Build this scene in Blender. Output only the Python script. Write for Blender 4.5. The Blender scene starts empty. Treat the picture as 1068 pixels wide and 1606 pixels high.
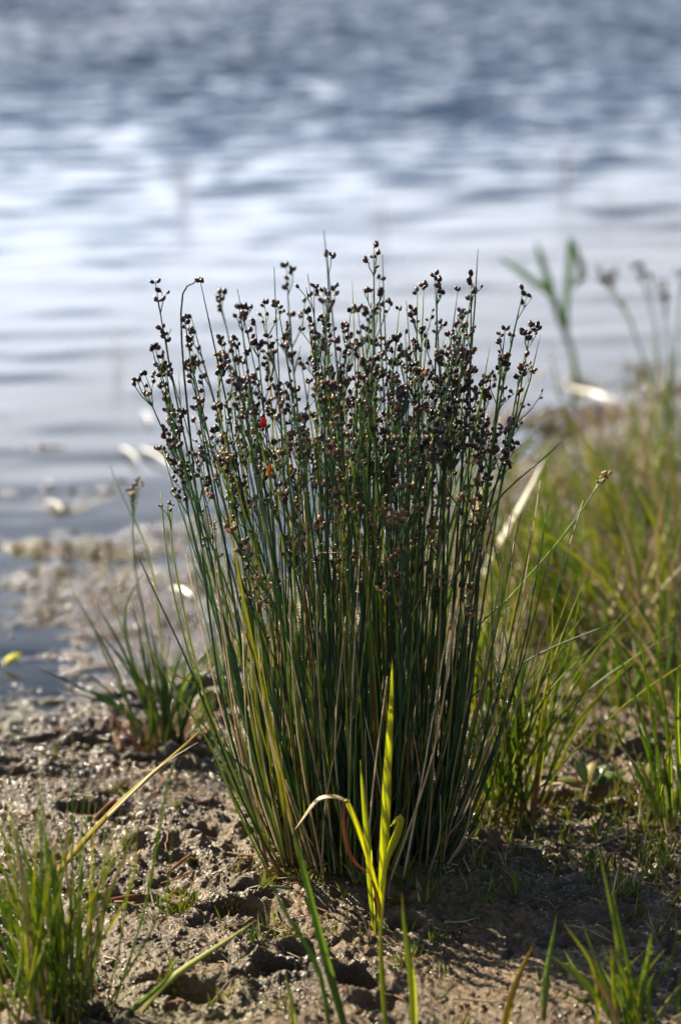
import bpy, math, random
import numpy as np
from mathutils import Vector

SC = bpy.context.scene
COL = SC.collection
rnd = random.Random(11)
R = math.radians

# ------------------------------------------------------------------ camera
CAM_H, PITCH, FPX, CX, CY = 0.75, R(16.0), 3403.0, 534.0, 803.0
cd = bpy.data.cameras.new('camera')
cam = bpy.data.objects.new('camera', cd)
COL.objects.link(cam)
cam.location = (0, 0, CAM_H)
cam.rotation_euler = (R(90) - PITCH, 0, 0)
cd.sensor_fit = 'VERTICAL'
cd.sensor_height = 23.6
cd.lens = 50.0
cd.clip_start, cd.clip_end = 0.05, 5000
cd.dof.use_dof = True
cd.dof.focus_distance = 1.66
cd.dof.aperture_fstop = 2.6
SC.camera = cam

# ------------------------------------------------------------------ sky and sun
SUN_EL, SUN_AZ = R(37), R(-55)          # azimuth from +Y, negative is towards -X
w = bpy.data.worlds.new('World')
SC.world = w
w.use_nodes = True
nt = w.node_tree
bg = nt.nodes['Background']
sky = nt.nodes.new('ShaderNodeTexSky')
sky.sky_type = 'NISHITA'
sky.sun_disc = False
sky.sun_elevation, sky.sun_rotation = SUN_EL, SUN_AZ
sky.dust_density = 1.0
# broken bright cloud over the whole dome, as the water mirrors it
tc = nt.nodes.new('ShaderNodeTexCoord')
sep = nt.nodes.new('ShaderNodeSeparateXYZ')
nt.links.new(tc.outputs['Generated'], sep.inputs[0])
ad = nt.nodes.new('ShaderNodeMath'); ad.operation = 'ADD'; ad.inputs[1].default_value = 0.12
ab = nt.nodes.new('ShaderNodeMath'); ab.operation = 'ABSOLUTE'
nt.links.new(sep.outputs[2], ab.inputs[0]); nt.links.new(ab.outputs[0], ad.inputs[0])
dv = nt.nodes.new('ShaderNodeVectorMath'); dv.operation = 'DIVIDE'
nt.links.new(tc.outputs['Generated'], dv.inputs[0])
cmb = nt.nodes.new('ShaderNodeCombineXYZ')
for k in range(3):
    nt.links.new(ad.outputs[0], cmb.inputs[k])
nt.links.new(cmb.outputs[0], dv.inputs[1])
cn = nt.nodes.new('ShaderNodeTexNoise')
cn.inputs['Scale'].default_value = 1.3
cn.inputs['Detail'].default_value = 5
nt.links.new(dv.outputs[0], cn.inputs['Vector'])
cr = nt.nodes.new('ShaderNodeMapRange')
# a bank of bright haze and cloud lies low all round the horizon, clear blue above it
cadd = nt.nodes.new('ShaderNodeMath'); cadd.operation = 'MULTIPLY_ADD'; cadd.inputs[1].default_value = 0.20
nt.links.new(cn.outputs[0], cadd.inputs[0])
neg = nt.nodes.new('ShaderNodeMath'); neg.operation = 'MULTIPLY'; neg.inputs[1].default_value = -1.0
nt.links.new(ab.outputs[0], neg.inputs[0]); nt.links.new(neg.outputs[0], cadd.inputs[2])
cr.interpolation_type = 'SMOOTHSTEP'
cr.inputs[1].default_value, cr.inputs[2].default_value = -0.29, -0.10
nt.links.new(cadd.outputs[0], cr.inputs[0])
mx = nt.nodes.new('ShaderNodeMix'); mx.data_type = 'RGBA'
# haze scatters forward: brightest towards the sun, dim on the far side of the sky
dt = nt.nodes.new('ShaderNodeVectorMath'); dt.operation = 'DOT_PRODUCT'
dt.inputs[1].default_value = (math.sin(SUN_AZ) * math.cos(SUN_EL), math.cos(SUN_AZ) * math.cos(SUN_EL), math.sin(SUN_EL))
nt.links.new(tc.outputs['Generated'], dt.inputs[0])
hf = nt.nodes.new('ShaderNodeMath'); hf.operation = 'MULTIPLY_ADD'; hf.inputs[1].default_value = .5; hf.inputs[2].default_value = .5
nt.links.new(dt.outputs['Value'], hf.inputs[0])
hp = nt.nodes.new('ShaderNodeMath'); hp.operation = 'POWER'; hp.inputs[1].default_value = 2.5
nt.links.new(hf.outputs[0], hp.inputs[0])
hs = nt.nodes.new('ShaderNodeMath'); hs.operation = 'MULTIPLY_ADD'; hs.inputs[1].default_value = 1.5; hs.inputs[2].default_value = .16
nt.links.new(hp.outputs[0], hs.inputs[0])
hc = nt.nodes.new('ShaderNodeVectorMath'); hc.operation = 'SCALE'; hc.inputs[0].default_value = (14.5, 15.3, 17.0)
nt.links.new(hs.outputs[0], hc.inputs['Scale'])
nt.links.new(hc.outputs[0], mx.inputs['B'])
nt.links.new(cr.outputs[0], mx.inputs['Factor'])
nt.links.new(sky.outputs[0], mx.inputs['A'])
nt.links.new(mx.outputs['Result'], bg.inputs[0])
bg.inputs[1].default_value = 0.05

sd = bpy.data.lights.new('sun', 'SUN')
sd.energy, sd.angle, sd.color = 5.0, R(0.55), (1.0, 0.89, 0.68)
sun = bpy.data.objects.new('sun', sd)
COL.objects.link(sun)
S = Vector((math.sin(SUN_AZ) * math.cos(SUN_EL), math.cos(SUN_AZ) * math.cos(SUN_EL), math.sin(SUN_EL)))
sun.rotation_euler = S.to_track_quat('Z', 'Y').to_euler()
sun.location = S * 10

SC.view_settings.view_transform = 'Standard'
SC.view_settings.look = 'None'
SC.view_settings.exposure = 1.85
SC.view_settings.gamma = 1.0
SC.view_settings.use_curve_mapping = False
SC.cycles.max_bounces = 8
SC.cycles.transparent_max_bounces = 16
SC.cycles.sample_clamp_indirect = 6

# ------------------------------------------------------------------ photo pixel -> place
WATER_Z = -0.022
cp, sp_ = math.cos(PITCH), math.sin(PITCH)


def ray(px, py):
    a, b = (px - CX) / FPX, (CY - py) / FPX
    return Vector((a, cp + b * sp_, -sp_ + b * cp))


def G(px, py, z=0.0):
    d = ray(px, py)
    return Vector((0, 0, CAM_H)) + d * ((z - CAM_H) / d.z)


def P(px, py, Y):
    d = ray(px, py)
    return Vector((0, 0, CAM_H)) + d * (Y / d.y)


# ------------------------------------------------------------------ noise
def _hash(ix, iy, seed):
    h = (ix.astype(np.int64) * 374761393 + iy.astype(np.int64) * 668265263 + seed * 1442695041) & 0xFFFFFFFF
    h = ((h ^ (h >> 13)) * 1274126177) & 0xFFFFFFFF
    h = ((h ^ (h >> 16)) * 2246822519) & 0xFFFFFFFF
    return (h ^ (h >> 15)) & 0xFFFFFFFF


def gnoise(x, y, seed):
    ix, iy = np.floor(x), np.floor(y)
    fx, fy = x - ix, y - iy
    ux, uy = fx * fx * fx * (fx * (fx * 6 - 15) + 10), fy * fy * fy * (fy * (fy * 6 - 15) + 10)

    def g(ox, oy):
        a = _hash(ix + ox, iy + oy, seed) * (2 * math.pi / 4294967296.0)
        return np.cos(a) * (fx - ox) + np.sin(a) * (fy - oy)
    n0 = g(0, 0) + ux * (g(1, 0) - g(0, 0))
    n1 = g(0, 1) + ux * (g(1, 1) - g(0, 1))
    return (n0 + uy * (n1 - n0)) * 1.5


def sstep(a, b, x):
    t = np.clip((x - a) / (b - a), 0, 1)
    return t * t * (3 - 2 * t)


# shoreline: far side is water
_sh = [G(*p, z=WATER_Z) for p in [(-900, 1500), (-300, 1190), (0, 1098), (150, 1068), (300, 1035), (420, 960), (560, 850), (700, 765),
                                  (800, 712), (900, 690), (1000, 640), (1068, 600), (1400, 500), (2200, 420)]]
SHX = np.array([p.x for p in _sh]); SHY = np.array([p.y for p in _sh])
SHX = np.concatenate([[-60], SHX, [60]]); SHY = np.concatenate([[-45], SHY, [50]])

TUFT = G(566, 1342)
prn = random.Random(5)
PITS = []                       # x, y, rx, ry, depth
for (px, py, rx, ry, dp) in [(150, 1275, .026, .010, .014), (235, 1195, .028, .009, .012), (370, 1440, .020, .012, .012), (450, 1525, .018, .012, .014),
                             (565, 1545, .016, .014, .016), (300, 1560, .024, .012, .014), (110, 1215, .020, .007, .009), (205, 1420, .03, .008, .009),
                             (470, 1490, .012, .008, .010), (640, 1450, .012, .01, .010), (340, 1330, .012, .006, .007), (270, 1330, .010, .005, .007),
                             (905, 1165, .016, .006, .008), (925, 1178, .014, .006, .008), (960, 1165, .012, .006, .007), (880, 1110, .014, .006, .008),
                             (1010, 1180, .02, .008, .010), (930, 1010, .05, .014, .016), (1000, 980, .06, .015, .016), (860, 1000, .04, .010, .012),
                             (250, 1085, .05, .012, .014), (190, 1080, .02, .008, .010), (310, 1085, .03, .01, .012), (160, 1160, .03, .008, .008),
                             (980, 1240, .02, .01, .012), (905, 1260, .03, .01, .013), (960, 1280, .02, .008, .01), (40, 1215, .02, .007, .009),
                             (870, 1230, .01, .006, .008), (30, 1540, .015, .012, .01), (390, 1400, .012, .006, .008), (420, 1420, .010, .006, .008)]:
    p = G(px, py)
    PITS.append((p.x, p.y, rx, ry, dp * 1.35))
for i in range(230):
    x, y = prn.uniform(-.42, .42), prn.uniform(1.2, 2.15)
    r = prn.uniform(.0035, .011)
    PITS.append((x, y, r * prn.uniform(1, 2.2), r * prn.uniform(.8, 1.2), r * prn.uniform(.5, .9)))
BARS = []                       # low mud bars in the shallows: x, y, rx, ry, height
for (px, py, wpx, hpx, h) in [(75, 700, 80, 8, .020), (120, 770, 300, 40, .0116), (110, 797, 40, 9, .016), (60, 858, 130, 8, .011),
                              (190, 866, 130, 9, .0105), (60, 925, 190, 50, .0110), (240, 940, 190, 60, .0116), (150, 850, 260, 30, .0110), (330, 900, 80, 24, .012), (330, 820, 120, 30, .012), (265, 657, 60, 10, .014), (370, 640, 90, 12, .018), (480, 690, 150, 12, .017), (860, 660, 110, 7, .024), (900, 600, 40, 12, .030),
                              (1000, 575, 60, 9, .026), (1060, 610, 60, 12, .028), (700, 650, 130, 7, .022), (960, 655, 70, 10, .025), (560, 640, 100, 8, .018)]:
    p = G(px, py, WATER_Z)
    q = G(px, py - hpx, WATER_Z)
    BARS.append((p.x, p.y, wpx * p.y / FPX * 1.02, max(.02, q.y - p.y), h))


def ground_z(x, y):
    x = np.asarray(x, float); y = np.asarray(y, float)
    s = np.interp(x, SHX, SHY) - y                # >0 on land
    s = s + .045 * gnoise(x * 4.3 + 3, y * 4.3, 21) + .02 * gnoise(x * 13, y * 13, 22)
    z = np.where(s > 0, WATER_Z + .022 * sstep(0, .17, s), WATER_Z - .012 * sstep(0, .35, -s) - .06 * sstep(.9, 2.6, -s) - .5 * sstep(2.4, 9, -s) - 1.2 * sstep(9, 60, -s))
    z = z + .05 * sstep(1.2, 12, s)
    land = sstep(-.05, .14, s)
    flats = sstep(-2.0, -1.2, s) * (1 - sstep(-.1, .05, s))
    far = 1 - sstep(2.2, 4.5, np.hypot(x, y - 1.0))
    z = z + flats * (.0030 * gnoise(x * 3.2, y * 8, 31) + .0034 * gnoise(x * 15, y * 26, 32)) + flats * .0022 * gnoise(x * 70, y * 60, 33) * far
    wx = x + .012 * gnoise(x * 22, y * 22, 41); wy = y + .012 * gnoise(x * 22, y * 22, 42)
    rough = .25 + .75 * sstep(-.35, .45, gnoise(x * 5 + 8, y * 5, 40))
    d = .0085 * gnoise(wx * 9, wy * 10, 1) + .0090 * gnoise(wx * 26, wy * 30, 2) * rough
    n3 = gnoise(wx * 62, wy * 72, 3)
    d = d + .0042 * n3 * rough - .0070 * np.clip(-n3 - .18, 0, 1) * rough
    d = d + far * (.0040 * np.abs(gnoise(wx * 120, wy * 140, 4)) * (.4 + .6 * rough) - .0022 * np.clip(gnoise(wx * 170, wy * 190, 6) - .1, 0, 1) + .0019 * gnoise(x * 260, y * 290, 5))
    z = z + land * d
    # hummock that the rush tuft stands on
    r2 = ((x - TUFT.x) / .14) ** 2 + ((y - TUFT.y) / .12) ** 2
    z = z + .010 * np.exp(-r2)
    for (a, b, rx, ry, dp) in PITS:
        m = (np.abs(x - a) < 3 * rx) & (np.abs(y - b) < 3 * ry)
        if not m.any():
            continue
        q = ((x[m] - a) / rx) ** 2 + ((y[m] - b) / ry) ** 2
        z[m] += -dp * np.exp(-q * q * .7) + dp * .35 * np.exp(-(np.sqrt(q) - 1.45) ** 2 * 5)
    for (a, b, rx, ry, h) in BARS:
        m = (np.abs(x - a) < 2.6 * rx) & (np.abs(y - b) < 2.6 * ry)
        if not m.any():
            continue
        q = ((x[m] - a) / rx) ** 2 + ((y[m] - b) / ry) ** 2
        z[m] += h * np.exp(-q) * (.92 + .26 * gnoise(x[m] * 22, y[m] * 50, 55) + .24 * gnoise(x[m] * 70, y[m] * 110, 56))
    return z


def gz(x, y):
    return float(ground_z(np.array([x]), np.array([y]))[0])


def GR(px, py):
    """pixel -> point on the real (uneven) ground"""
    p = G(px, py)
    for _ in range(3):
        p = G(px, py, gz(p.x, p.y))
    return p


# ------------------------------------------------------------------ node helpers
def mat(name):
    m = bpy.data.materials.new(name)
    m.use_nodes = True
    t = m.node_tree
    for n in list(t.nodes):
        t.nodes.remove(n)
    out = t.nodes.new('ShaderNodeOutputMaterial')
    return m, t, out


def N(t, kind, **kw):
    n = t.nodes.new(kind)
    for k, v in kw.items():
        if hasattr(n, k):
            setattr(n, k, v)
        else:
            n.inputs[k.replace('_', ' ')].default_value = v
    return n


def ramp(t, stops, src=None):
    n = t.nodes.new('ShaderNodeValToRGB')
    e = n.color_ramp.elements
    while len(e) < len(stops):
        e.new(.5)
    for k, (p, c) in enumerate(stops):
        e[k].position = p
        e[k].color = (*c, 1)
    if src is not None:
        t.links.new(src, n.inputs[0])
    return n


def leaf_mat(name, stops, tip=None, transl=.45, rough=.42, spec=.45, along=None, glow=(1.7, 1.55, .55)):
    """plant tissue: colour varies from blade to blade and along its grain; lets light through"""
    m, t, out = mat(name)
    oi = N(t, 'ShaderNodeObjectInfo')
    tcn = N(t, 'ShaderNodeTexCoord')
    mp = N(t, 'ShaderNodeMapping'); mp.inputs['Scale'].default_value = (420, 420, 26)
    t.links.new(tcn.outputs['Object'], mp.inputs[0])
    ns = N(t, 'ShaderNodeTexNoise', Scale=1.0, Detail=3.0)
    t.links.new(mp.outputs[0], ns.inputs['Vector'])
    at = N(t, 'ShaderNodeAttribute', attribute_name='tint')
    a1 = N(t, 'ShaderNodeMath', operation='MULTIPLY_ADD'); a1.inputs[1].default_value = .35; a1.inputs[2].default_value = -.175
    t.links.new(ns.outputs[0], a1.inputs[0])
    a2 = N(t, 'ShaderNodeMath', operation='ADD')
    t.links.new(a1.outputs[0], a2.inputs[0]); t.links.new(at.outputs['Fac'], a2.inputs[1])
    rp = ramp(t, stops, a2.outputs[0])
    col = rp.outputs[0]
    if along:                                    # 'u' runs 0 root .. 1 tip
        au = N(t, 'ShaderNodeAttribute', attribute_name='u')
        r2 = ramp(t, [(p, (f, f, f)) for p, f, _ in along], au.outputs['Fac'])
        r3 = ramp(t, [(p, c) for p, _, c in along], au.outputs['Fac'])
        mixn = N(t, 'ShaderNodeMix', data_type='RGBA')
        t.links.new(r2.outputs[0], mixn.inputs['Factor']); t.links.new(col, mixn.inputs['A']); t.links.new(r3.outputs[0], mixn.inputs['B'])
        col = mixn.outputs['Result']
    b = N(t, 'ShaderNodeBsdfPrincipled', Roughness=rough)
    b.inputs['Specular IOR Level'].default_value = spec
    t.links.new(col, b.inputs['Base Color'])
    bp = N(t, 'ShaderNodeBump', Strength=.25, Distance=.0006)
    t.links.new(ns.outputs[0], bp.inputs['Height']); t.links.new(bp.outputs[0], b.inputs['Normal'])
    if transl > 0:
        tr = N(t, 'ShaderNodeBsdfTranslucent')
        g = N(t, 'ShaderNodeMix', data_type='RGBA', blend_type='MULTIPLY'); g.inputs['Factor'].default_value = 1
        g.inputs['B'].default_value = (*glow, 1)
        t.links.new(col, g.inputs['A']); t.links.new(g.outputs['Result'], tr.inputs[0])
        ms = N(t, 'ShaderNodeMixShader'); ms.inputs[0].default_value = transl
        t.links.new(b.outputs[0], ms.inputs[1]); t.links.new(tr.outputs[0], ms.inputs[2])
        t.links.new(ms.outputs[0], out.inputs[0])
    else:
        t.links.new(b.outputs[0], out.inputs[0])
    return m


M = {}
ROOT = [(0, .85, (.16, .09, .05)), (.07, .45, (.13, .08, .05)), (.18, 0, (.1, .1, .05)), (1, 0, (.1, .1, .05))]
ROOTTIP = [(0, .85, (.15, .085, .05)), (.08, .4, (.13, .08, .05)), (.2, 0, (.1, .1, .05)), (.85, 0, (.1, .1, .05)), (1, .7, (.28, .2, .1))]
M['rush'] = leaf_mat('rush_stem', [(0, (.034, .080, .054)), (.4, (.060, .122, .054)), (.72, (.145, .215, .045)), (1, (.30, .30, .055))], transl=.55, rough=.38, spec=.4, along=ROOT)
M['grass'] = leaf_mat('grass_blade', [(0, (.075, .135, .028)), (.5, (.15, .215, .034)), (1, (.27, .28, .05))], transl=.58, along=ROOTTIP)
M['darkgrass'] = leaf_mat('dark_blade', [(0, (.045, .10, .034)), (.6, (.09, .155, .038)), (1, (.17, .20, .04))], transl=.5, along=ROOTTIP)
M['yellow'] = leaf_mat('yellow_blade', [(0, (.34, .38, .05)), (.5, (.46, .46, .07)), (1, (.50, .44, .08))], transl=.66, rough=.5, glow=(1.5, 1.5, .6))
M['ochre'] = leaf_mat('ochre_blade', [(0, (.20, .15, .020)), (1, (.30, .23, .03))], transl=.4, rough=.65, spec=.2)
M['dry'] = leaf_mat('dry_straw', [(0, (.30, .23, .13)), (.5, (.42, .35, .22)), (1, (.55, .48, .34))], transl=.35, rough=.5, glow=(1.2, 1.05, .8))
M['pale'] = leaf_mat('bleached_straw', [(0, (.55, .52, .40)), (1, (.75, .73, .66))], transl=.45, rough=.3, glow=(1.15, 1.1, 1.0))
M['wetstalk'] = leaf_mat('wet_stalk', [(0, (.40, .37, .30)), (1, (.6, .57, .48))], transl=0, rough=.16, spec=.6)
M['brown'] = leaf_mat('withered_leaf', [(0, (.16, .07, .035)), (1, (.27, .14, .06))], transl=.4, rough=.55)
M['orange'] = leaf_mat('orange_leaf', [(0, (.34, .11, .02)), (1, (.38, .14, .02))], transl=.55, rough=.5)
M['red'] = leaf_mat('red_leaf', [(0, (.30, .035, .02)), (1, (.36, .05, .03))], transl=.55, rough=.5)
M['broad'] = leaf_mat('broad_leaf', [(0, (.055, .10, .035)), (1, (.13, .16, .045))], transl=.4, rough=.35)
M['reed'] = leaf_mat('reed_leaf', [(0, (.07, .16, .03)), (1, (.14, .23, .05))], transl=.6, rough=.45)
M['moss'] = leaf_mat('moss_leaf', [(0, (.09, .11, .02)), (.6, (.17, .16, .025)), (1, (.24, .16, .04))], transl=.4, rough=.6)


def capsule_mat(name, c0, c1):
    m, t, out = mat(name)
    at = N(t, 'ShaderNodeAttribute', attribute_name='tint')
    rp = ramp(t, [(0, c0), (.7, c1), (1, (c1[0] * 1.5, c1[1] * 1.4, c1[2] * 1.3))], at.outputs['Fac'])
    b = N(t, 'ShaderNodeBsdfPrincipled', Roughness=.32)
    b.inputs['Specular IOR Level'].default_value = .35
    t.links.new(rp.outputs[0], b.inputs['Base Color'])
    t.links.new(b.outputs[0], out.inputs[0])
    return m


M['capsule'] = capsule_mat('seed_capsule', (.011, .0050, .013), (.050, .021, .018))
M['capsule_brown'] = capsule_mat('brown_capsule', (.045, .020, .010), (.19, .10, .036))


def mud_mat():
    m, t, out = mat('wet_mud')
    tcn = N(t, 'ShaderNodeTexCoord')
    wet = N(t, 'ShaderNodeAttribute', attribute_name='wet')
    n1 = N(t, 'ShaderNodeTexNoise', Scale=14.0, Detail=6.0, Roughness=.6)
    n2 = N(t, 'ShaderNodeTexNoise', Scale=190.0, Detail=5.0, Roughness=.65)
    n3 = N(t, 'ShaderNodeTexNoise', Scale=620.0, Detail=3.0, Roughness=.6)
    n4 = N(t, 'ShaderNodeTexNoise', Scale=5.0, Detail=4.0)
    for n in (n1, n2, n3, n4):
        t.links.new(tcn.outputs['Object'], n.inputs['Vector'])
    a = N(t, 'ShaderNodeMath', operation='MULTIPLY_ADD'); a.inputs[1].default_value = .5
    t.links.new(n1.outputs[0], a.inputs[0])
    h = N(t, 'ShaderNodeMath', operation='MULTIPLY'); h.inputs[1].default_value = .5
    t.links.new(n2.outputs[0], h.inputs[0]); t.links.new(h.outputs[0], a.inputs[2])
    dry = ramp(t, [(.30, (.030, .017, .007)), (.45, (.072, .043, .017)), (.58, (.145, .092, .040)), (.74, (.24, .165, .082))], a.outputs[0])
    wetc = ramp(t, [(.3, (.018, .011, .005)), (.55, (.046, .029, .013)), (.75, (.092, .062, .031))], a.outputs[0])
    mixn = N(t, 'ShaderNodeMix', data_type='RGBA')
    t.links.new(wet.outputs['Fac'], mixn.inputs['Factor']); t.links.new(dry.outputs[0], mixn.inputs['A']); t.links.new(wetc.outputs[0], mixn.inputs['B'])
    # thin algae film in patches
    alg = ramp(t, [(.56, (0, 0, 0)), (.72, (.55, .55, .55))], n4.outputs[0])
    mg = N(t, 'ShaderNodeMix', data_type='RGBA'); mg.inputs['B'].default_value = (.105, .092, .022, 1)
    t.links.new(alg.outputs[0], mg.inputs['Factor']); t.links.new(mixn.outputs['Result'], mg.inputs['A'])
    b = N(t, 'ShaderNodeBsdfPrincipled')
    t.links.new(mg.outputs['Result'], b.inputs['Base Color'])
    rr = N(t, 'ShaderNodeMapRange'); rr.inputs[3].default_value = .42; rr.inputs[4].default_value = .09
    t.links.new(wet.outputs['Fac'], rr.inputs[0]); t.links.new(rr.outputs[0], b.inputs['Roughness'])
    b.inputs['Specular IOR Level'].default_value = .38
    b1 = N(t, 'ShaderNodeBump', Strength=1.0, Distance=.0050); b2 = N(t, 'ShaderNodeBump', Strength=.7, Distance=.0012)
    t.links.new(n2.outputs[0], b1.inputs['Height']); t.links.new(n3.outputs[0], b2.inputs['Height'])
    t.links.new(b1.outputs[0], b2.inputs['Normal']); t.links.new(b2.outputs[0], b.inputs['Normal'])
    t.links.new(b.outputs[0], out.inputs[0])
    return m


def water_mat():
    m, t, out = mat('lake_water')
    tcn = N(t, 'ShaderNodeTexCoord')
    sp = N(t, 'ShaderNodeSeparateXYZ'); t.links.new(tcn.outputs['Object'], sp.inputs[0])
    # wind ruffles the open water, the shallows by the bank lie calmer
    wind = N(t, 'ShaderNodeMapRange'); wind.inputs[1].default_value = 3.6; wind.inputs[2].default_value = 11.0
    wind.inputs[3].default_value = .09; wind.inputs[4].default_value = .55
    wind.interpolation_type = 'SMOOTHSTEP'
    t.links.new(sp.outputs[1], wind.inputs[0])
    mp = N(t, 'ShaderNodeMapping'); mp.inputs['Scale'].default_value = (.5, 1, 1); mp.inputs['Rotation'].default_value = (0, 0, R(-10))
    t.links.new(tcn.outputs['Object'], mp.inputs[0])
    na = N(t, 'ShaderNodeTexNoise', Scale=5.5, Detail=2.5, Roughness=.55, Distortion=.8)
    nb = N(t, 'ShaderNodeTexNoise', Scale=1.25, Detail=2.5, Roughness=.55)
    nc = N(t, 'ShaderNodeTexNoise', Scale=26.0, Detail=2.0)
    for n in (na, nb, nc):
        t.links.new(mp.outputs[0], n.inputs['Vector'])
    gust = ramp(t, [(.30, (.12, .12, .12)), (.46, (.5, .5, .5)), (.64, (1.0, 1.0, 1.0))], nb.outputs[0])
    ws = N(t, 'ShaderNodeMath', operation='MULTIPLY')
    t.links.new(wind.outputs[0], ws.inputs[0]); t.links.new(gust.outputs[0], ws.inputs[1])
    # wave slopes, straight from the two ripple fields
    av = N(t, 'ShaderNodeVectorMath', operation='MULTIPLY_ADD'); av.inputs[1].default_value = (.45, .45, 0)
    t.links.new(nc.outputs['Color'], av.inputs[0]); t.links.new(na.outputs['Color'], av.inputs[2])
    cv = N(t, 'ShaderNodeVectorMath', operation='SUBTRACT'); cv.inputs[1].default_value = (.725, .725, .5)
    t.links.new(av.outputs[0], cv.inputs[0])
    sv = N(t, 'ShaderNodeVectorMath', operation='SCALE')
    t.links.new(cv.outputs[0], sv.inputs[0]); t.links.new(ws.outputs[0], sv.inputs['Scale'])
    zv = N(t, 'ShaderNodeVectorMath', operation='MULTIPLY'); zv.inputs[1].default_value = (.6, 1.5, 0)
    t.links.new(sv.outputs[0], zv.inputs[0])
    geo = N(t, 'ShaderNodeNewGeometry')
    uv = N(t, 'ShaderNodeVectorMath', operation='ADD'); t.links.new(geo.outputs['Normal'], uv.inputs[1])
    t.links.new(zv.outputs[0], uv.inputs[0])
    b2 = N(t, 'ShaderNodeVectorMath', operation='NORMALIZE')
    t.links.new(uv.outputs[0], b2.inputs[0])
    fr = N(t, 'ShaderNodeFresnel', IOR=1.33)
    t.links.new(b2.outputs[0], fr.inputs['Normal'])
    gl = N(t, 'ShaderNodeBsdfGlossy')
    rgh = N(t, 'ShaderNodeMapRange'); rgh.inputs[1].default_value = 3.5; rgh.inputs[2].default_value = 11.0
    rgh.inputs[3].default_value = .05; rgh.inputs[4].default_value = .34
    t.links.new(sp.outputs[1], rgh.inputs[0]); t.links.new(rgh.outputs[0], gl.inputs['Roughness'])
    t.links.new(b2.outputs[0], gl.inputs['Normal'])
    tr = N(t, 'ShaderNodeBsdfTransparent'); tr.inputs[0].default_value = (.74, .78, .80, 1)
    df = N(t, 'ShaderNodeBsdfDiffuse'); df.inputs[0].default_value = (.030, .050, .092, 1)
    # silt in the water hides the bed where it gets deep
    dp = N(t, 'ShaderNodeAttribute', attribute_name='depth')
    m1 = N(t, 'ShaderNodeMixShader')
    t.links.new(dp.outputs['Fac'], m1.inputs[0]); t.links.new(tr.outputs[0], m1.inputs[1]); t.links.new(df.outputs[0], m1.inputs[2])
    m2 = N(t, 'ShaderNodeMixShader')
    t.links.new(fr.outputs[0], m2.inputs[0]); t.links.new(m1.outputs[0], m2.inputs[1]); t.links.new(gl.outputs[0], m2.inputs[2])
    t.links.new(m2.outputs[0], out.inputs[0])
    return m


M['mud'] = mud_mat()
M['water'] = water_mat()


def glint_grit_mat():
    m, t, out = mat('wet_glint_grit')
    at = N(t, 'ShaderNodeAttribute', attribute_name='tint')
    rp = ramp(t, [(0, (.03, .021, .013)), (.6, (.10, .072, .045)), (.86, (.2, .16, .11)), (.88, (.72, .70, .66)), (1, (.80, .78, .75))], at.outputs['Fac'])  # near-white end of the ramp paints sun glints into the grain colour
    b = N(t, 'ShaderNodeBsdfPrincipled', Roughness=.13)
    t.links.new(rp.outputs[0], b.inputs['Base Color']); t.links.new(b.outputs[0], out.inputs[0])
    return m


M['glint_grit'] = glint_grit_mat()


# ------------------------------------------------------------------ mesh helpers
def link(name, me, material, parent=None, smooth=True):
    o = bpy.data.objects.new(name, me)
    COL.objects.link(o)
    if material is not None and not me.materials:
        for mm in (material if isinstance(material, (list, tuple)) else [material]):
            me.materials.append(M[mm] if isinstance(mm, str) else mm)
    if smooth:
        me.polygons.foreach_set('use_smooth', [True] * len(me.polygons))
    if parent is not None:
        o.parent = parent
        o.matrix_parent_inverse.identity()
    return o


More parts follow.
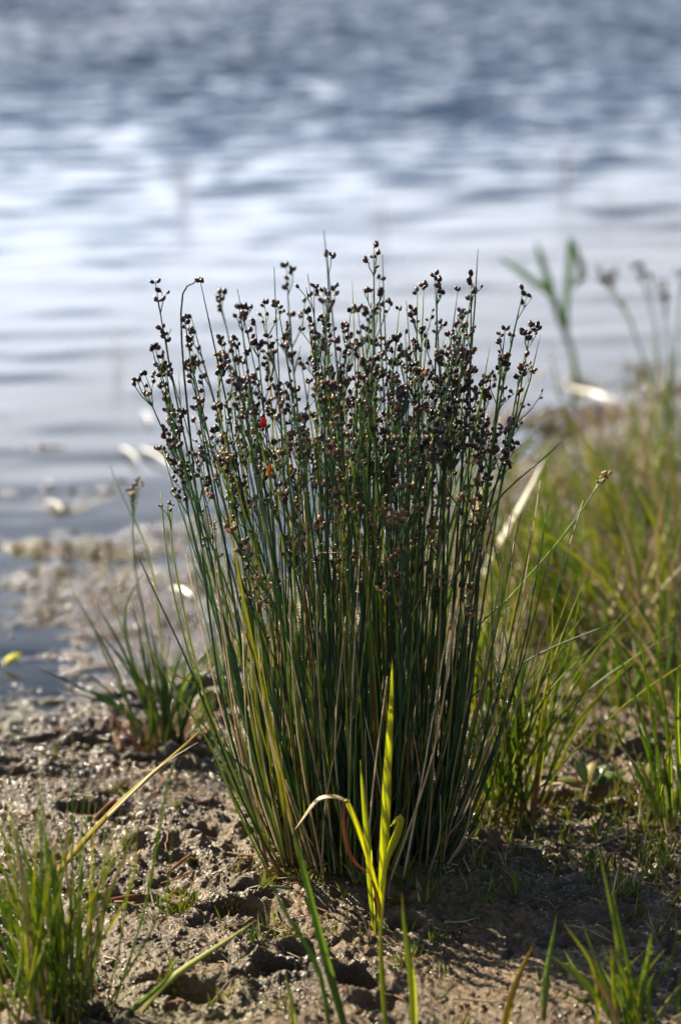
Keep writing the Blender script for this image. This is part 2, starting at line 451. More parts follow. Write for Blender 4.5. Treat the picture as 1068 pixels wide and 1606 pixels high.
class MB:
    """collects tubes, ribbons and ellipsoids, relative to an origin"""

    def __init__(s, org=(0, 0, 0)):
        s.v, s.f, s.u, s.t, s.mi = [], [], [], [], []
        s.o = Vector(org)

    def tube(s, pts, rad, n=5, tint=.5, u0=0., u1=1., mi=0):
        k0 = len(s.v)
        L = len(pts)
        for i, p in enumerate(pts):
            d = (pts[min(i + 1, L - 1)] - pts[max(i - 1, 0)])
            if d.length < 1e-9:
                d = Vector((0, 0, 1))
            d.normalize()
            a = d.cross(Vector((.31, .95, .1))).normalized()
            b = d.cross(a)
            r = rad[i]
            for k in range(n):
                an = 2 * math.pi * k / n
                s.v.append(tuple(p - s.o + a * (math.cos(an) * r) + b * (math.sin(an) * r)))
                s.u.append(u0 + (u1 - u0) * i / (L - 1)); s.t.append(tint)
        for i in range(L - 1):
            for k in range(n):
                s.f.append((k0 + i * n + k, k0 + i * n + (k + 1) % n, k0 + (i + 1) * n + (k + 1) % n, k0 + (i + 1) * n + k)); s.mi.append(mi)
        s.f.append(tuple(k0 + (L - 1) * n + k for k in range(n))); s.mi.append(mi)
        return s

    def ribbon(s, pts, wid, face, fold=.35, tint=.5, u0=0., u1=1., mi=0, thick=.00022):
        """a leaf blade: V-folded, with a real thickness"""
        k0 = len(s.v)
        L = len(pts)
        for i, p in enumerate(pts):
            d = (pts[min(i + 1, L - 1)] - pts[max(i - 1, 0)]).normalized()
            a = d.cross(face)
            a = a.normalized() if a.length > 1e-6 else Vector((1, 0, 0))
            nn = a.cross(d).normalized()
            h = wid[i] / 2
            q = p - s.o
            for (ka, kn, kt) in ((-1, fold, 0), (0, 0, 0), (1, fold, 0), (1, fold, 1), (0, 0, 1), (-1, fold, 1)):
                s.v.append(tuple(q + a * (ka * h) + nn * (kn * h - kt * thick)))
                s.u.append(u0 + (u1 - u0) * i / (L - 1)); s.t.append(tint)
        for i in range(L - 1):
            for k in range(6):
                b, c = k0 + i * 6, k0 + (i + 1) * 6
                s.f.append((b + k, b + (k + 1) % 6, c + (k + 1) % 6, c + k)); s.mi.append(mi)
        return s

    def seed(s, c, d, L, r, tint, mi=0):
        """pointed capsule"""
        k0 = len(s.v)
        d = d.normalized()
        a = d.cross(Vector((.4, .2, .89))).normalized(); b = d.cross(a)
        prof = ((0, .35), (.25, .92), (.55, 1.0), (.82, .62), (1.0, .10))
        for (z, q) in prof:
            for k in range(6):
                an = k * math.pi / 3
                s.v.append(tuple(c - s.o + d * (L * z) + a * (math.cos(an) * r * q) + b * (math.sin(an) * r * q)))
                s.u.append(1.); s.t.append(tint)
        for i in range(4):
            for k in range(6):
                s.f.append((k0 + i * 6 + k, k0 + i * 6 + (k + 1) % 6, k0 + i * 6 + 6 + (k + 1) % 6, k0 + i * 6 + 6 + k)); s.mi.append(mi)
        s.f.append(tuple(k0 + 24 + k for k in range(6))); s.mi.append(mi)
        return s

    def build(s, name, material, parent=None):
        me = bpy.data.meshes.new(name)
        me.from_pydata(s.v, [], s.f)
        for nm, src in (('u', s.u), ('tint', s.t)):
            at = me.attributes.new(nm, 'FLOAT', 'POINT')
            at.data.foreach_set('value', np.array(src, np.float32))
        o = link(name, me, material, parent)
        if any(s.mi):
            me.polygons.foreach_set('material_index', s.mi)
        if parent is None:
            o.location = s.o
        return o


def bez(pts, n):
    """smooth curve through control points (Catmull-Rom)"""
    if len(pts) == 2:
        return [pts[0].lerp(pts[1], i / (n - 1)) for i in range(n)]
    P_ = [pts[0] * 2 - pts[1]] + list(pts) + [pts[-1] * 2 - pts[-2]]
    out = []
    m = len(pts) - 1
    for i in range(n):
        t = i / (n - 1) * m
        k = min(int(t), m - 1)
        t -= k
        a, b, c, d = P_[k:k + 4]
        out.append(.5 * ((2 * b) + (c - a) * t + (2 * a - 5 * b + 4 * c - d) * t * t + (3 * b - a - 3 * c + d) * t ** 3))
    return out


def thing(name, loc, label, cat, group=None):
    o = bpy.data.objects.new(name, None)
    o.empty_display_size = .02
    COL.objects.link(o)
    o.location = loc
    return tag(o, label, cat, group)


def tag(o, label, cat, group=None):
    o['label'] = label
    o['category'] = cat
    if group:
        o['group'] = group
    return o


def blade_w(n, w, sharp=.9):
    return [w * (.62 + .38 * math.sin(math.pi * min(1, i / (n - 1) * 1.6)) if i / (n - 1) < .35 else 1.0) * max(.03, (1 - max(0, (i / (n - 1) - .35) / .65) ** 1.6) ** sharp) for i in range(n)]


FACE = Vector((0, -1, .35)).normalized()


def rface(r=rnd, spread=1.2):
    return Vector((r.uniform(-spread, spread), -1, r.uniform(-.2, .6))).normalized()


def sway(pts, amp, r=rnd):
    p0, p1 = r.uniform(0, 6.3), r.uniform(0, 6.3)
    n = len(pts)
    return [p + Vector((math.sin(p0 + i / n * 5), math.cos(p1 + i / n * 4), 0)) * (amp * (i / n)) for i, p in enumerate(pts)]


# ------------------------------------------------------------------ GROUND
def axis(lo, hi, step, lo_end, hi_end, grow=1.09):
    a = list(np.arange(lo, hi, step))
    s, x = step, a[-1]
    while x < hi_end:
        s *= grow; x += s; a.append(x)
    s, x, b = step, lo, []
    while x > lo_end:
        s *= grow; x -= s; b.append(x)
    return np.array(b[::-1] + a)


def sheet(name, xs, ys, zf, material):
    X, Y = np.meshgrid(xs, ys)
    x, y = X.ravel(), Y.ravel()
    z = zf(x, y)
    nx, ny = len(xs), len(ys)
    me = bpy.data.meshes.new(name)
    me.vertices.add(nx * ny)
    me.vertices.foreach_set('co', np.column_stack([x, y, z]).astype(np.float32).ravel())
    i = np.arange((nx - 1) * (ny - 1))
    r, c = i // (nx - 1), i % (nx - 1)
    a = r * nx + c
    q = np.column_stack([a, a + 1, a + nx + 1, a + nx]).astype(np.int32)
    me.loops.add(q.size)
    me.loops.foreach_set('vertex_index', q.ravel())
    me.polygons.add(len(q))
    me.polygons.foreach_set('loop_start', np.arange(0, q.size, 4, dtype=np.int32))
    me.update(calc_edges=True)
    me.polygons.foreach_set('use_smooth', np.ones(len(q), bool))
    return me, x, y, z


me, gx, gy, gzv = sheet('ground', axis(-.42, .42, .0017, -400, 400), axis(1.18, 2.20, .0017, -300, 1500, 1.035), ground_z, 'mud')
sdist = np.interp(gx, SHX, SHY) - gy
GXS, GYS = np.unique(gx), np.unique(gy)
GZ = gzv.reshape(len(GYS), len(GXS))


def gz(x, y):                                     # height of the finished ground sheet
    i = min(max(int(np.searchsorted(GXS, x)) - 1, 0), len(GXS) - 2)
    j = min(max(int(np.searchsorted(GYS, y)) - 1, 0), len(GYS) - 2)
    a = (x - GXS[i]) / (GXS[i + 1] - GXS[i]); b = (y - GYS[j]) / (GYS[j + 1] - GYS[j])
    return float((GZ[j, i] * (1 - a) + GZ[j, i + 1] * a) * (1 - b) + (GZ[j + 1, i] * (1 - a) + GZ[j + 1, i + 1] * a) * b)


wet = 1 - sstep(.0, .030, gzv - WATER_Z) * .35
wet = wet - .50 * sstep(.22, .66, sdist + .14 * gnoise(gx * 6, gy * 6, 71) + .16 * sstep(-.08, .25, gx)) + .5 * np.clip(gnoise(gx * 15, gy * 18, 72), -.6, 1)
wet = wet + .12 + .8 * (1 - sstep(-.08, .02, sdist))
wet = np.clip(wet, 0, 1)
at = me.attributes.new('wet', 'FLOAT', 'POINT'); at.data.foreach_set('value', wet.astype(np.float32))
ground = link('ground', me, 'mud', smooth=False)
ground['kind'] = 'structure'
ground['label'] = 'pitted wet brown mud of the lake shore'

# ------------------------------------------------------------------ WATER
wr = random.Random(77)
WAVES = []                                        # wavelength, direction, slope share, phase
for k in range(46):
    lam = .085 * (3.8 ** (k / 45.0))
    an = R(-90 + 12) + wr.gauss(0, .32)           # running in towards the bank
    WAVES.append((2 * math.pi / lam, math.cos(an), math.sin(an), wr.uniform(.5, 1.3), wr.uniform(0, 6.283)))


def water_z(x, y):
    gust = .80 + .35 * sstep(-.45, .5, gnoise(x * .55 + 2, y * .30, 81)) * (.6 + .8 * sstep(-.4, .5, gnoise(x * 1.9, y * 1.0, 82)))
    amp = (.024 + .42 * sstep(3.2, 11.0, y + .6 * gnoise(x * .5, y * .4, 83))) * gust
    short = sstep(2.6, 3.4, y)
    z = np.zeros(x.shape)
    for (kk, cx_, sx_, a, ph_) in WAVES:
        wob = .5 * gnoise(x * kk * .11, y * kk * .07, int(kk * 10) % 97)
        z += a * np.sin(kk * (x * cx_ + y * sx_) + ph_ + 4 * wob) / kk
    fade = 1 - sstep(40, 120, np.hypot(x, y))
    return WATER_Z + z * amp * math.sqrt(2.0 / len(WAVES)) * 1.0 * short * fade


me, wx_, wy_, wz_ = sheet('lake_water', axis(-2.8, 2.8, .029, -400, 400, 1.08), axis(2.4, 23.0, .029, -300, 1500, 1.06), water_z, 'water')
dep = WATER_Z - ground_z(wx_, wy_)
at = me.attributes.new('depth', 'FLOAT', 'POINT'); at.data.foreach_set('value', np.clip(sstep(.012, .11, dep), 0, .96).astype(np.float32))
lake = link('lake_water', me, 'water', smooth=False)
lake['kind'] = 'structure'
lake['label'] = 'rippled lake water reflecting a bright cloudy sky'


# ------------------------------------------------------------------ RUSH TUFTS
def seed_head(axis_pts, parent, r, org, dense=1.0, brown=.2, size=1.0):
    """branched cluster of dark capsules along the upper stem"""
    mb = MB(org)
    L = len(axis_pts)
    length = sum((axis_pts[i + 1] - axis_pts[i]).length for i in range(L - 1))
    nn = max(2, int(length / .024 * dense))
    up = (axis_pts[-1] - axis_pts[0]).normalized()

    def knot(at_, back, n_, sz):
        for c in range(n_):
            a2 = r.uniform(0, 6.283)
            sd_ = Vector((math.cos(a2), math.sin(a2), 0))
            q_ = at_.lerp(back, r.random() ** 1.6 * .5)
            dr = (up * r.uniform(.35, 1.1) + sd_ * r.uniform(.4, 1.0)).normalized()
            bz = sz * r.choice((.7, .85, 1.0, 1.0, 1.1, 1.25))
            st = q_ + dr * (.0012 * bz)
            mb.tube([q_, st], [.0003, .0003], 3, tint=.4, u0=.8, u1=.9, mi=2)
            mb.seed(st, dr, .0044 * bz, .00166 * bz, r.random() ** 1.4, mi=1 if r.random() < brown else 0)
            if r.random() < .3:                     # dry husk tip
                mb.tube([st + dr * (.003 * bz), st + dr * (.0055 * bz)], [.0005, .0001], 3, tint=.9, u0=.9, u1=1, mi=1)

    for k in range(nn + 1):
        t = min(1, max(0, (k + r.uniform(-.35, .35)) / nn))
        q = t * (L - 1)
        i = min(int(q), L - 2)
        p = axis_pts[i].lerp(axis_pts[i + 1], q - i)
        if k == nn:
            knot(axis_pts[-1], axis_pts[-1] - up * .006, r.choice((2, 3, 4, 5)), size)
            continue
        if r.random() < .14:
            continue
        for _ in range(r.choice((1, 1, 2, 2, 3))):
            an = r.uniform(0, 6.283)
            side = Vector((math.cos(an), math.sin(an) * .8, 0))
            bl = r.uniform(.006, .040) * (1.2 - .6 * t) * size
            tip = p + up * (bl * .9) + side * (bl * r.uniform(.14, .40))
            mid = p.lerp(tip, .5) + side * (bl * .08)
            mb.tube([p, mid, tip], [.0006, .0005, .0004], 3, tint=.35, u0=.5, u1=.9, mi=2)
            knot(tip, p, r.choice((2, 3, 3, 4, 5, 6)), size)
            if bl > .016 and r.random() < .6:
                sd2 = Vector((math.cos(an + r.uniform(-1.5, 1.5)), math.sin(an), 0))
                t2 = mid + up * (bl * .4) + sd2 * (bl * .3)
                mb.tube([mid, t2], [.0004, .0004], 3, tint=.35, u0=.5, u1=.9, mi=2)
                knot(t2, mid, r.choice((1, 2, 3)), size)
    # the bract below the cluster
    bt = axis_pts[0] + up * r.uniform(.02, .06) + Vector((r.gauss(0, .008), r.gauss(0, .008), 0))
    mb.tube([axis_pts[0], axis_pts[0].lerp(bt, .5), bt], [.0007, .0005, .0001], 4, tint=r.random(), u0=.5, u1=.9, mi=2)
    o = mb.build('seed_head', ['capsule', 'capsule_brown', 'rush'], parent)
    o['kind'] = 'stuff'
    return o


def stem(root, base, ctrl, tip, r, rad=.00115, mat_='rush', head=0., brown=.2, dense=1., tint=None, name='stem', n=13, size=1.0, spike=.0):
    pts = bez([base] + ctrl + [tip], n)
    pts = sway(pts, .0055, r)
    pts = [p - root.location for p in pts]
    rr = [rad * (1.12 - .62 * (i / (n - 1))) for i in range(n)]
    rr[-1] = .0003
    mb = MB()
    mb.tube(pts, rr, 6, tint=r.random() ** 1.5 if tint is None else tint)
    o = mb.build(name, mat_, root)
    if head > 0:
        k = max(1, int((n - 1) * (1 - head)))
        seg = pts[k:]
        if spike:
            seg = seg[:max(2, int(len(seg) * (1 - spike)))]
        seed_head(seg, o, r, (0, 0, 0), dense, brown, size)
    return o


r1 = random.Random(3)
tc_ = Vector((TUFT.x, TUFT.y, gz(TUFT.x, TUFT.y) - .004))
tuft = thing('rush_tuft', tc_, 'tall dense rush tuft with dark seed heads standing in the centre of the muddy shore', 'rush')
OUT = [(220, 590), (240, 545), (258, 445), (275, 500), (325, 445), (345, 480), (385, 485), (430, 478), (455, 440), (480, 490), (503, 430), (520, 462),
       (545, 490), (572, 490), (597, 410), (606, 448), (625, 482), (650, 480), (690, 437), (712, 455), (745, 440), (775, 520), (820, 458), (838, 515)]
OX = [a for a, b in OUT]; OY = [b for a, b in OUT]


def base_pt(tx, r, edge=0.):
    """where in the clump a stem that ends above photo column tx is rooted"""
    f = (tx - 548) / 290.0
    bx = max(-1, min(1, f * .95 + r.gauss(0, .40)))
    lim = math.sqrt(max(.05, 1 - bx * bx))
    by = r.uniform(-1, 1) * lim
    x, y = TUFT.x + bx * .068, TUFT.y + by * .062
    return Vector((x, y, gz(x, y) - .004)), by


def tuft_stem(tx, ty, r, head, brown, **kw):
    b, by = base_pt(tx, r)
    Y = b.y + by * .05 + r.uniform(-.035, .035)
    tip = P(tx, ty, Y)
    d = tip - b
    side = Vector((d.x, d.y, 0))
    c1 = b + d * .33 + side * r.uniform(-.05, .05)
    c2 = b + d * .68 + side * r.uniform(-.10, .04)
    return stem(tuft, b, [c1, c2], tip, r, head=head, brown=brown, **kw)


# the tall outer stems that make the outline
for (tx, ty, h, sp) in [(222, 588, .24, 0), (233, 545, .22, 0), (252, 440, .20, 0), (280, 505, .26, 0), (322, 443, .30, 0), (340, 470, .27, 0), (386, 482, .26, 0),
                    (405, 478, .30, 0), (428, 480, .28, 0), (455, 422, .10, 0), (480, 490, .12, 0), (496, 362, .35, .22), (506, 400, .3, 0), (520, 462, .3, 0), (540, 488, .3, 0),
                    (572, 488, .18, 0), (597, 388, .10, 0), (604, 440, .27, 0), (620, 485, .28, 0), (662, 450, .3, 0), (676, 442, .3, 0), (690, 434, .32, 0), (712, 455, .25, 0),
                    (739, 392, .36, .18), (748, 434, .30, 0), (735, 490, .27, 0), (820, 455, .30, 0), (838, 512, .28, 0), (800, 520, .28, 0), (775, 575, .25, 0), (822, 560, .2, 0),
                    (268, 585, .26, 0), (300, 640, .25, 0), (255, 640, .2, 0), (330, 560, .25, 0), (290, 545, .25, 0), (262, 610, .25, 0), (310, 500, .2, 0)]:
    tuft_stem(tx, ty, r1, h, .08, rad=r1.uniform(.0010, .0013), dense=1.05, spike=sp)
# the crowd inside
for i in range(172):
    tx = r1.triangular(285, 800, 560) if r1.random() < .6 else r1.uniform(310, 765)
    top = float(np.interp(tx, OX, OY))
    ty = top + 55 + 300 * r1.random() ** 1.05 + 55 * math.sin(tx * .085) + 35 * math.sin(tx * .21 + 1)
    br = .10 + .75 * max(0, min(1, (ty - 540) / 200))
    tuft_stem(tx, ty, r1, r1.uniform(.12, .26), br, rad=r1.uniform(.0008, .00125), dense=r1.uniform(.75, 1.1), size=r1.uniform(.8, 1.0))
# barren pointed stems and leaves
for (tx, ty) in [(300, 445), (186, 728), (375, 455), (555, 440), (575, 475), (440, 420), (487, 430), (642, 470), (610, 400), (660, 520), (716, 490), (255, 700), (270, 560)][2:]:
    tuft_stem(tx, ty, r1, 0, 0, rad=.0008)
for i in range(54):
    tx = r1.uniform(300, 790)
    tuft_stem(tx, r1.uniform(600, 960), r1, 0, 0, rad=r1.uniform(.0008, .0014), tint=r1.uniform(.1, 1.0))
for i in range(26):                                  # dead, bleached and kinked ones
    tx = r1.uniform(400, 720)
    b, by = base_pt(tx, r1)
    H = r1.uniform(.10, .30)
    k1 = b + Vector((r1.gauss(0, .02), r1.gauss(0, .015), H))
    k2 = k1 + Vector((r1.gauss(0, .03), r1.gauss(-.01, .02), r1.uniform(-.06, .10)))
    stem(tuft, b, [b.lerp(k1, .55), k1], k2, r1, rad=r1.uniform(.0007, .0012), mat_=r1.choice(('dry', 'brown', 'ochre', 'dry')), name='dead_stem', tint=r1.uniform(0, .5))
# slack stems that lean out of the clump
for pl, hd in [([(690, 1300), (735, 1020), (800, 932), (880, 832), (946, 742)], .24), ([(660, 1300), (720, 1120), (830, 1040), (960, 978)], 0), ([(445, 1370), (370, 1240), (290, 1030), (225, 860)], 0),
               ([(450, 1365), (345, 1190), (280, 960), (262, 775)], 0), ([(440, 1375), (330, 1120), (285, 900), (270, 790)], .10), ([(430, 1380), (360, 1250), (318, 1150), (235, 1000)], 0),
               ([(640, 1330), (672, 1100), (705, 850), (760, 545)], 0), ([(600, 1320), (690, 980), (760, 800), (880, 690)], 0), ([(690, 1320), (740, 900), (810, 640), (838, 580)], .2),
               ([(420, 1345), (345, 1080), (305, 700), (292, 480), (312, 438)], 0), ([(455, 1360), (420, 1250), (365, 1180), (310, 1120)], 0), ([(690, 1310), (725, 1000), (790, 720), (808, 640)], .2),
               ([(425, 1360), (380, 1270), (330, 1180), (318, 1120)], 0), ([(700, 1310), (735, 1100), (752, 960), (756, 900)], 0)]:
    Y0 = TUFT.y + r1.uniform(-.05, .0)
    b = GR(*pl[0])
    pts = [P(a, c, b.y + r1.uniform(-.015, .015)) for a, c in pl]
    pts[0] = b + Vector((0, 0, -.004))
    stem(tuft, pts[0], pts[1:-1], pts[-1], r1, head=hd, brown=.85, rad=.0011, dense=.55, n=16, size=.72)
# short dead and green leaves round the foot, too many and too thin to tell apart
mb = MB()
for i in range(420):
    an, q = r1.uniform(0, 6.283), math.sqrt(r1.random())
    x, y = TUFT.x + math.cos(an) * q * .082, TUFT.y + math.sin(an) * q * .07
    b = Vector((x, y, gz(x, y) - .003)) - tc_
    out_ = Vector((math.cos(an), math.sin(an), 0)) * q
    H = r1.uniform(.05, .30)
    tip = b + Vector((0, 0, H)) + out_ * (H * r1.uniform(.05, .32)) + Vector((r1.gauss(0, .012), r1.gauss(0, .012), 0))
    m_ = b.lerp(tip, .5) + out_ * (H * .03) + Vector((r1.gauss(0, .004), r1.gauss(0, .004), 0))
    pts = bez([b, m_, tip], 7)
    dead = r1.random() < .34
    mb.tube(pts, [.0010 * (1.05 - .75 * k / 6) for k in range(7)], 4, tint=r1.random(), u0=.02, u1=.8, mi=1 if dead else 0)
lo = mb.build('basal_leaves', ['rush', 'dry'], tuft)
lo['kind'] = 'stuff'


# ------------------------------------------------------------------ leaf clumps
def clump(name, label, cat, base_px, blades, r, mat_='grass', group=None, width=.0028, round_=False, fold=.45, depth=.03, spread=.02, part='blade', dry=.08, yv=None):
    """blades: photo paths root->tip, laid out at the clump's own distance"""
    b0 = GR(*base_px)
    root = thing(name, (b0.x, b0.y, gz(b0.x, b0.y) - .003), label, cat, group)
    for pl in blades:
        m_ = mat_
        wd = width * r.uniform(.75, 1.25)
        if isinstance(pl, dict):
            m_, wd, pl = pl.get('m', mat_), pl.get('w', width), pl['p']
        elif r.random() < dry:
            m_ = 'dry'
        jy = r.uniform(-depth, depth)
        bx, by = pl[0]
        q = P(bx, by, b0.y)
        x, y = q.x + r.gauss(0, spread * .2), b0.y + r.uniform(-spread, spread)
        pts = [Vector((x, y, gz(x, y) - .004))] + [P(a, c, y + jy * (k + 1) / (len(pl) - 1)) for k, (a, c) in enumerate(pl[1:])]
        one_blade(root, pts, wd, r, m_, round_, fold, part)
    return root


def one_blade(root, pts, wd, r, m_, round_=False, fold=.45, part='blade', n=11, face=None):
    c = bez(pts, n)
    c = [p - root.location for p in sway(c, .0025, r)]
    mb = MB()
    ti = r.random()
    if round_:
        mb.tube(c, [wd / 2 * (1.05 - .85 * (k / (n - 1)) ** 1.3) for k in range(n)], 5, tint=ti)
    else:
        mb.ribbon(c, blade_w(n, wd), face or rface(r), fold, tint=ti)
    return mb.build(part, m_, root)


def fan(base_px, n, r, h, lean=0., spread=.6, foot=14, curve=.25, hv=.4):
    """random photo paths fanning up from a foot"""
    res = []
    for i in range(n):
        bx = base_px[0] + r.uniform(-foot, foot)
        by = base_px[1]
        f = r.gauss(lean, spread * .5)
        H = h * r.uniform(1 - hv, 1.05)
        tx, ty = bx + f * H, by - H * (1 - .18 * abs(f))
        cv = r.uniform(-curve, curve) * .4 + (f * .25)
        mx_, my_ = bx + (tx - bx) * .5 - cv * H * .25, by - (by - ty) * .56
        res.append([(bx, by), (mx_, my_), (tx, ty)])
    return res


r2 = random.Random(17)
# small dark tuft to the left of the big one
t_l = clump('rush_clump', 'small sparse clump of dark splayed blades beside the water, left of the big tuft', 'rush', (258, 1175),
            [[(232, 1178), (185, 1050), (108, 912)], [(240, 1180), (190, 1115), (90, 1074)], [(245, 1178), (205, 1040), (142, 940)], [(250, 1176), (222, 1070), (163, 920)],
             [(246, 1176), (215, 1060), (198, 960), (232, 880)], [(262, 1178), (240, 1040), (217, 960)], [(255, 1178), (220, 1080), (150, 985)], [(262, 1176), (225, 1030), (205, 945)],
             [(268, 1178), (262, 1090), (243, 990)], [(275, 1176), (270, 1080), (290, 985)], [(270, 1178), (300, 1100), (318, 1030)], [(258, 1180), (180, 1100), (120, 1082)],
             [(240, 1180), (172, 1040), (145, 965)], [(280, 1178), (300, 1090), (330, 1000)], [(282, 1180), (325, 1110), (345, 1060)], [(250, 1180), (232, 1100), (228, 1020)],
             *fan((262, 1178), 20, r2, 200, lean=-.1, spread=1.0, foot=26), {'p': [(262, 1178), (238, 1120), (212, 1085), (190, 1080)], 'm': 'dry', 'w': .0022}, {'p': [(285, 1175), (300, 1110), (325, 1082), (352, 1080)], 'm': 'pale', 'w': .0032},
             {'p': [(290, 1180), (320, 1140), (350, 1118)], 'm': 'pale', 'w': .0030}], r2, 'darkgrass', width=.0030, dry=0, depth=.03, spread=.018)
for a, b_, c in [(225, 1165, 212), (285, 1165, 300), (300, 1170, 318)]:
    pass
st = GR(262, 1172)
stem(t_l, st, [P(228, 960, st.y), P(214, 860, st.y)], P(204, 762, st.y), r2, rad=.0010, head=.16, brown=.5, dense=.9, size=.85)
stem(t_l, GR(266, 1174), [P(240, 900, st.y), P(205, 790, st.y)], P(176, 726, st.y), r2, rad=.0009)
mb = MB()
for i in range(46):                                 # reddish sheaths at its foot
    b = Vector((r2.gauss(0, .014), r2.gauss(0, .010), .0))
    b.z = gz(t_l.location.x + b.x, t_l.location.y + b.y) - t_l.location.z - .002
    tip = b + Vector((r2.gauss(b.x * .8, .008), r2.gauss(0, .006), r2.uniform(.012, .045)))
    mb.tube([b, b.lerp(tip, .5), tip], [.0012, .0010, .0003], 4, tint=r2.random())
o = mb.build('leaf_sheaths', 'brown', t_l); o['kind'] = 'stuff'

# tuft just right of the big one
clump('rush_clump', 'open clump of upright green rush blades close to the right of the big tuft', 'rush', (790, 1285),
      [[(835, 1275), (860, 1120), (895, 1000), (917, 862)], [(836, 1278), (850, 1130), (868, 1030), (915, 962)], [(790, 1285), (790, 1050), (825, 870)], [(800, 1285), (815, 1110), (847, 966)],
       [(836, 1276), (858, 1080), (866, 930)], [(775, 1280), (752, 1100), (738, 960)], [(780, 1283), (775, 1100), (770, 940)], [(770, 1280), (735, 1130), (732, 1040)],
       [(805, 1285), (826, 1160), (842, 1030)], [(800, 1283), (795, 1120), (775, 1000)], [(815, 1285), (845, 1200), (873, 1095)], [(812, 1283), (850, 1190), (860, 1100)],
       [(785, 1285), (760, 1180), (745, 1060)], [(795, 1283), (780, 1090), (798, 920)], [(778, 1283), (748, 1190), (720, 1150)], [(790, 1285), (770, 1050), (790, 880)],
       [(808, 1285), (800, 1180), (790, 1090)], [(785, 1285), (745, 1220), (705, 1180)], [(815, 1285), (806, 1150), (812, 1050)], [(770, 1280), (742, 1140), (745, 1010)],
       [(822, 1282), (835, 1180), (832, 1080)], [(790, 1285), (772, 1140), (760, 1040)], [(800, 1285), (810, 1200), (818, 1120)], [(783, 1284), (760, 1090), (752, 960)],
       *[{'p': q, 'm': 'grass', 'w': .0024} for q in fan((795, 1285), 42, r2, 400, lean=.08, spread=.75, foot=48)], {'p': [(790, 1285), (776, 1220), (770, 1145)], 'm': 'ochre', 'w': .003}, {'p': [(835, 1278), (842, 1215), (846, 1175)], 'm': 'brown', 'w': .004},
       {'p': [(836, 1280), (848, 1180), (868, 1132), (905, 1105), (938, 1082)], 'm': 'brown', 'w': .0014}, {'p': [(800, 1285), (790, 1130), (740, 1090), (700, 1080)], 'm': 'dry', 'w': .0018}], r2, 'grass', width=.0027, dry=.0, depth=.03, spread=.02)

# foreground clump at the lower left
fb = [[(60, 1606), (30, 1420), (5, 1255)], [(80, 1610), (62, 1400), (60, 1180)], [(95, 1605), (110, 1400), (118, 1150)], [(70, 1608), (10, 1450), (-30, 1330)], [(110, 1606), (125, 1420), (150, 1230)],
      [(120, 1606), (160, 1450), (172, 1250)], [(130, 1606), (205, 1400), (215, 1300)], [(150, 1606), (230, 1420), (262, 1230), (272, 1190)], [(155, 1606), (245, 1440), (272, 1290)], [(150, 1608), (190, 1470), (205, 1330), (140, 1250)],
      [(90, 1606), (45, 1500), (-10, 1440)], [(85, 1606), (82, 1450), (95, 1330)], [(100, 1606), (60, 1490), (20, 1370)], [(75, 1606), (40, 1530), (-20, 1500)], [(60, 1606), (20, 1480), (0, 1380)]]
fb += fan((85, 1610), 92, r2, 380, lean=-.08, spread=.6, foot=55)
clump('grass_clump', 'thick blurred clump of fine green grass in the lower left corner', 'grass', (85, 1598), fb, r2, 'grass', width=.0022, dry=.12, depth=.05, spread=.035)
clump('grass_clump', 'broad green blade leaning to the upper right beside the lower left grass clump', 'grass', (190, 1600), [{'p': [(185, 1605), (265, 1540), (330, 1490), (402, 1440)], 'w': .0052, 'm': 'grass'}, {'p': [(178, 1606), (240, 1555), (285, 1505)], 'w': .004, 'm': 'grass'}], r2, 'grass', depth=.02)

# long ochre stalk
b0 = GR(30, 1475)
o = thing('reed_stalk', b0, 'long ochre yellow reed stalk slanting across behind the lower left grass', 'reed')
one_blade(o, [b0 - Vector((0, 0, .005)), P(70, 1395, b0.y + .01), P(180, 1268, b0.y + .04), P(262, 1195, b0.y + .06), P(334, 1132, b0.y + .07)], .0052, r2, 'ochre', round_=False, fold=.5)
one_blade(o, [P(170, 1280, b0.y + .035), P(215, 1235, b0.y + .035), P(250, 1205, b0.y + .04), P(315, 1165, b0.y + .03)], .0016, r2, 'pale', round_=True)

# yellow reed shoot in front of the tuft
b0 = GR(594, 1462)
o = thing('reed_shoot', b0, 'sunlit yellow reed shoot with a folded brown leaf in front of the big tuft', 'reed')
Y = b0.y


def pp(*a):
    return [P(x, y, Y + d) for (x, y, d) in a]


def strap(root, pts, wd, prof, m_, fold, tint, face, n=14, part='blade'):
    c = [p - root.location for p in bez(pts, n)]
    ww = [wd * float(np.interp(k / (n - 1), [a for a, _ in prof], [b for _, b in prof])) for k in range(n)]
    mb = MB(); mb.ribbon(c, ww, face, fold, tint=tint)
    return mb.build(part, m_, root)


LP = [(0, .5), (.3, .9), (.5, 1), (.75, .62), (.92, .25), (1, .03)]
strap(o, [b0 - Vector((0, 0, .004))] + pp((597, 1400, 0), (602, 1330, 0), (607, 1210, .0), (613, 1110, 0), (615, 1035, 0)), .0074, LP, 'yellow', .25, .35, Vector((.25, -1, .2)))
strap(o, [b0 + Vector((-.003, 0, -.004))] + pp((582, 1400, .003), (577, 1320, .004), (570, 1250, .004), (565, 1192, .004)), .0054, LP, 'yellow', .3, .2, Vector((-.3, -1, .2)))
strap(o, pp((597, 1395, -.003), (606, 1345, -.004), (622, 1305, -.006), (627, 1282, -.008), (612, 1296, -.012)), .0072, [(0, .4), (.4, 1), (.8, .7), (1, .1)], 'yellow', .5, .5, Vector((.5, -1, .3)))
strap(o, pp((592, 1400, -.004), (583, 1365, -.006), (562, 1300, -.010), (546, 1262, -.012), (540, 1256, -.014)), .0042, [(0, .6), (.5, 1), (1, .8)], 'yellow', .4, .6, Vector((.3, -1, .2)))
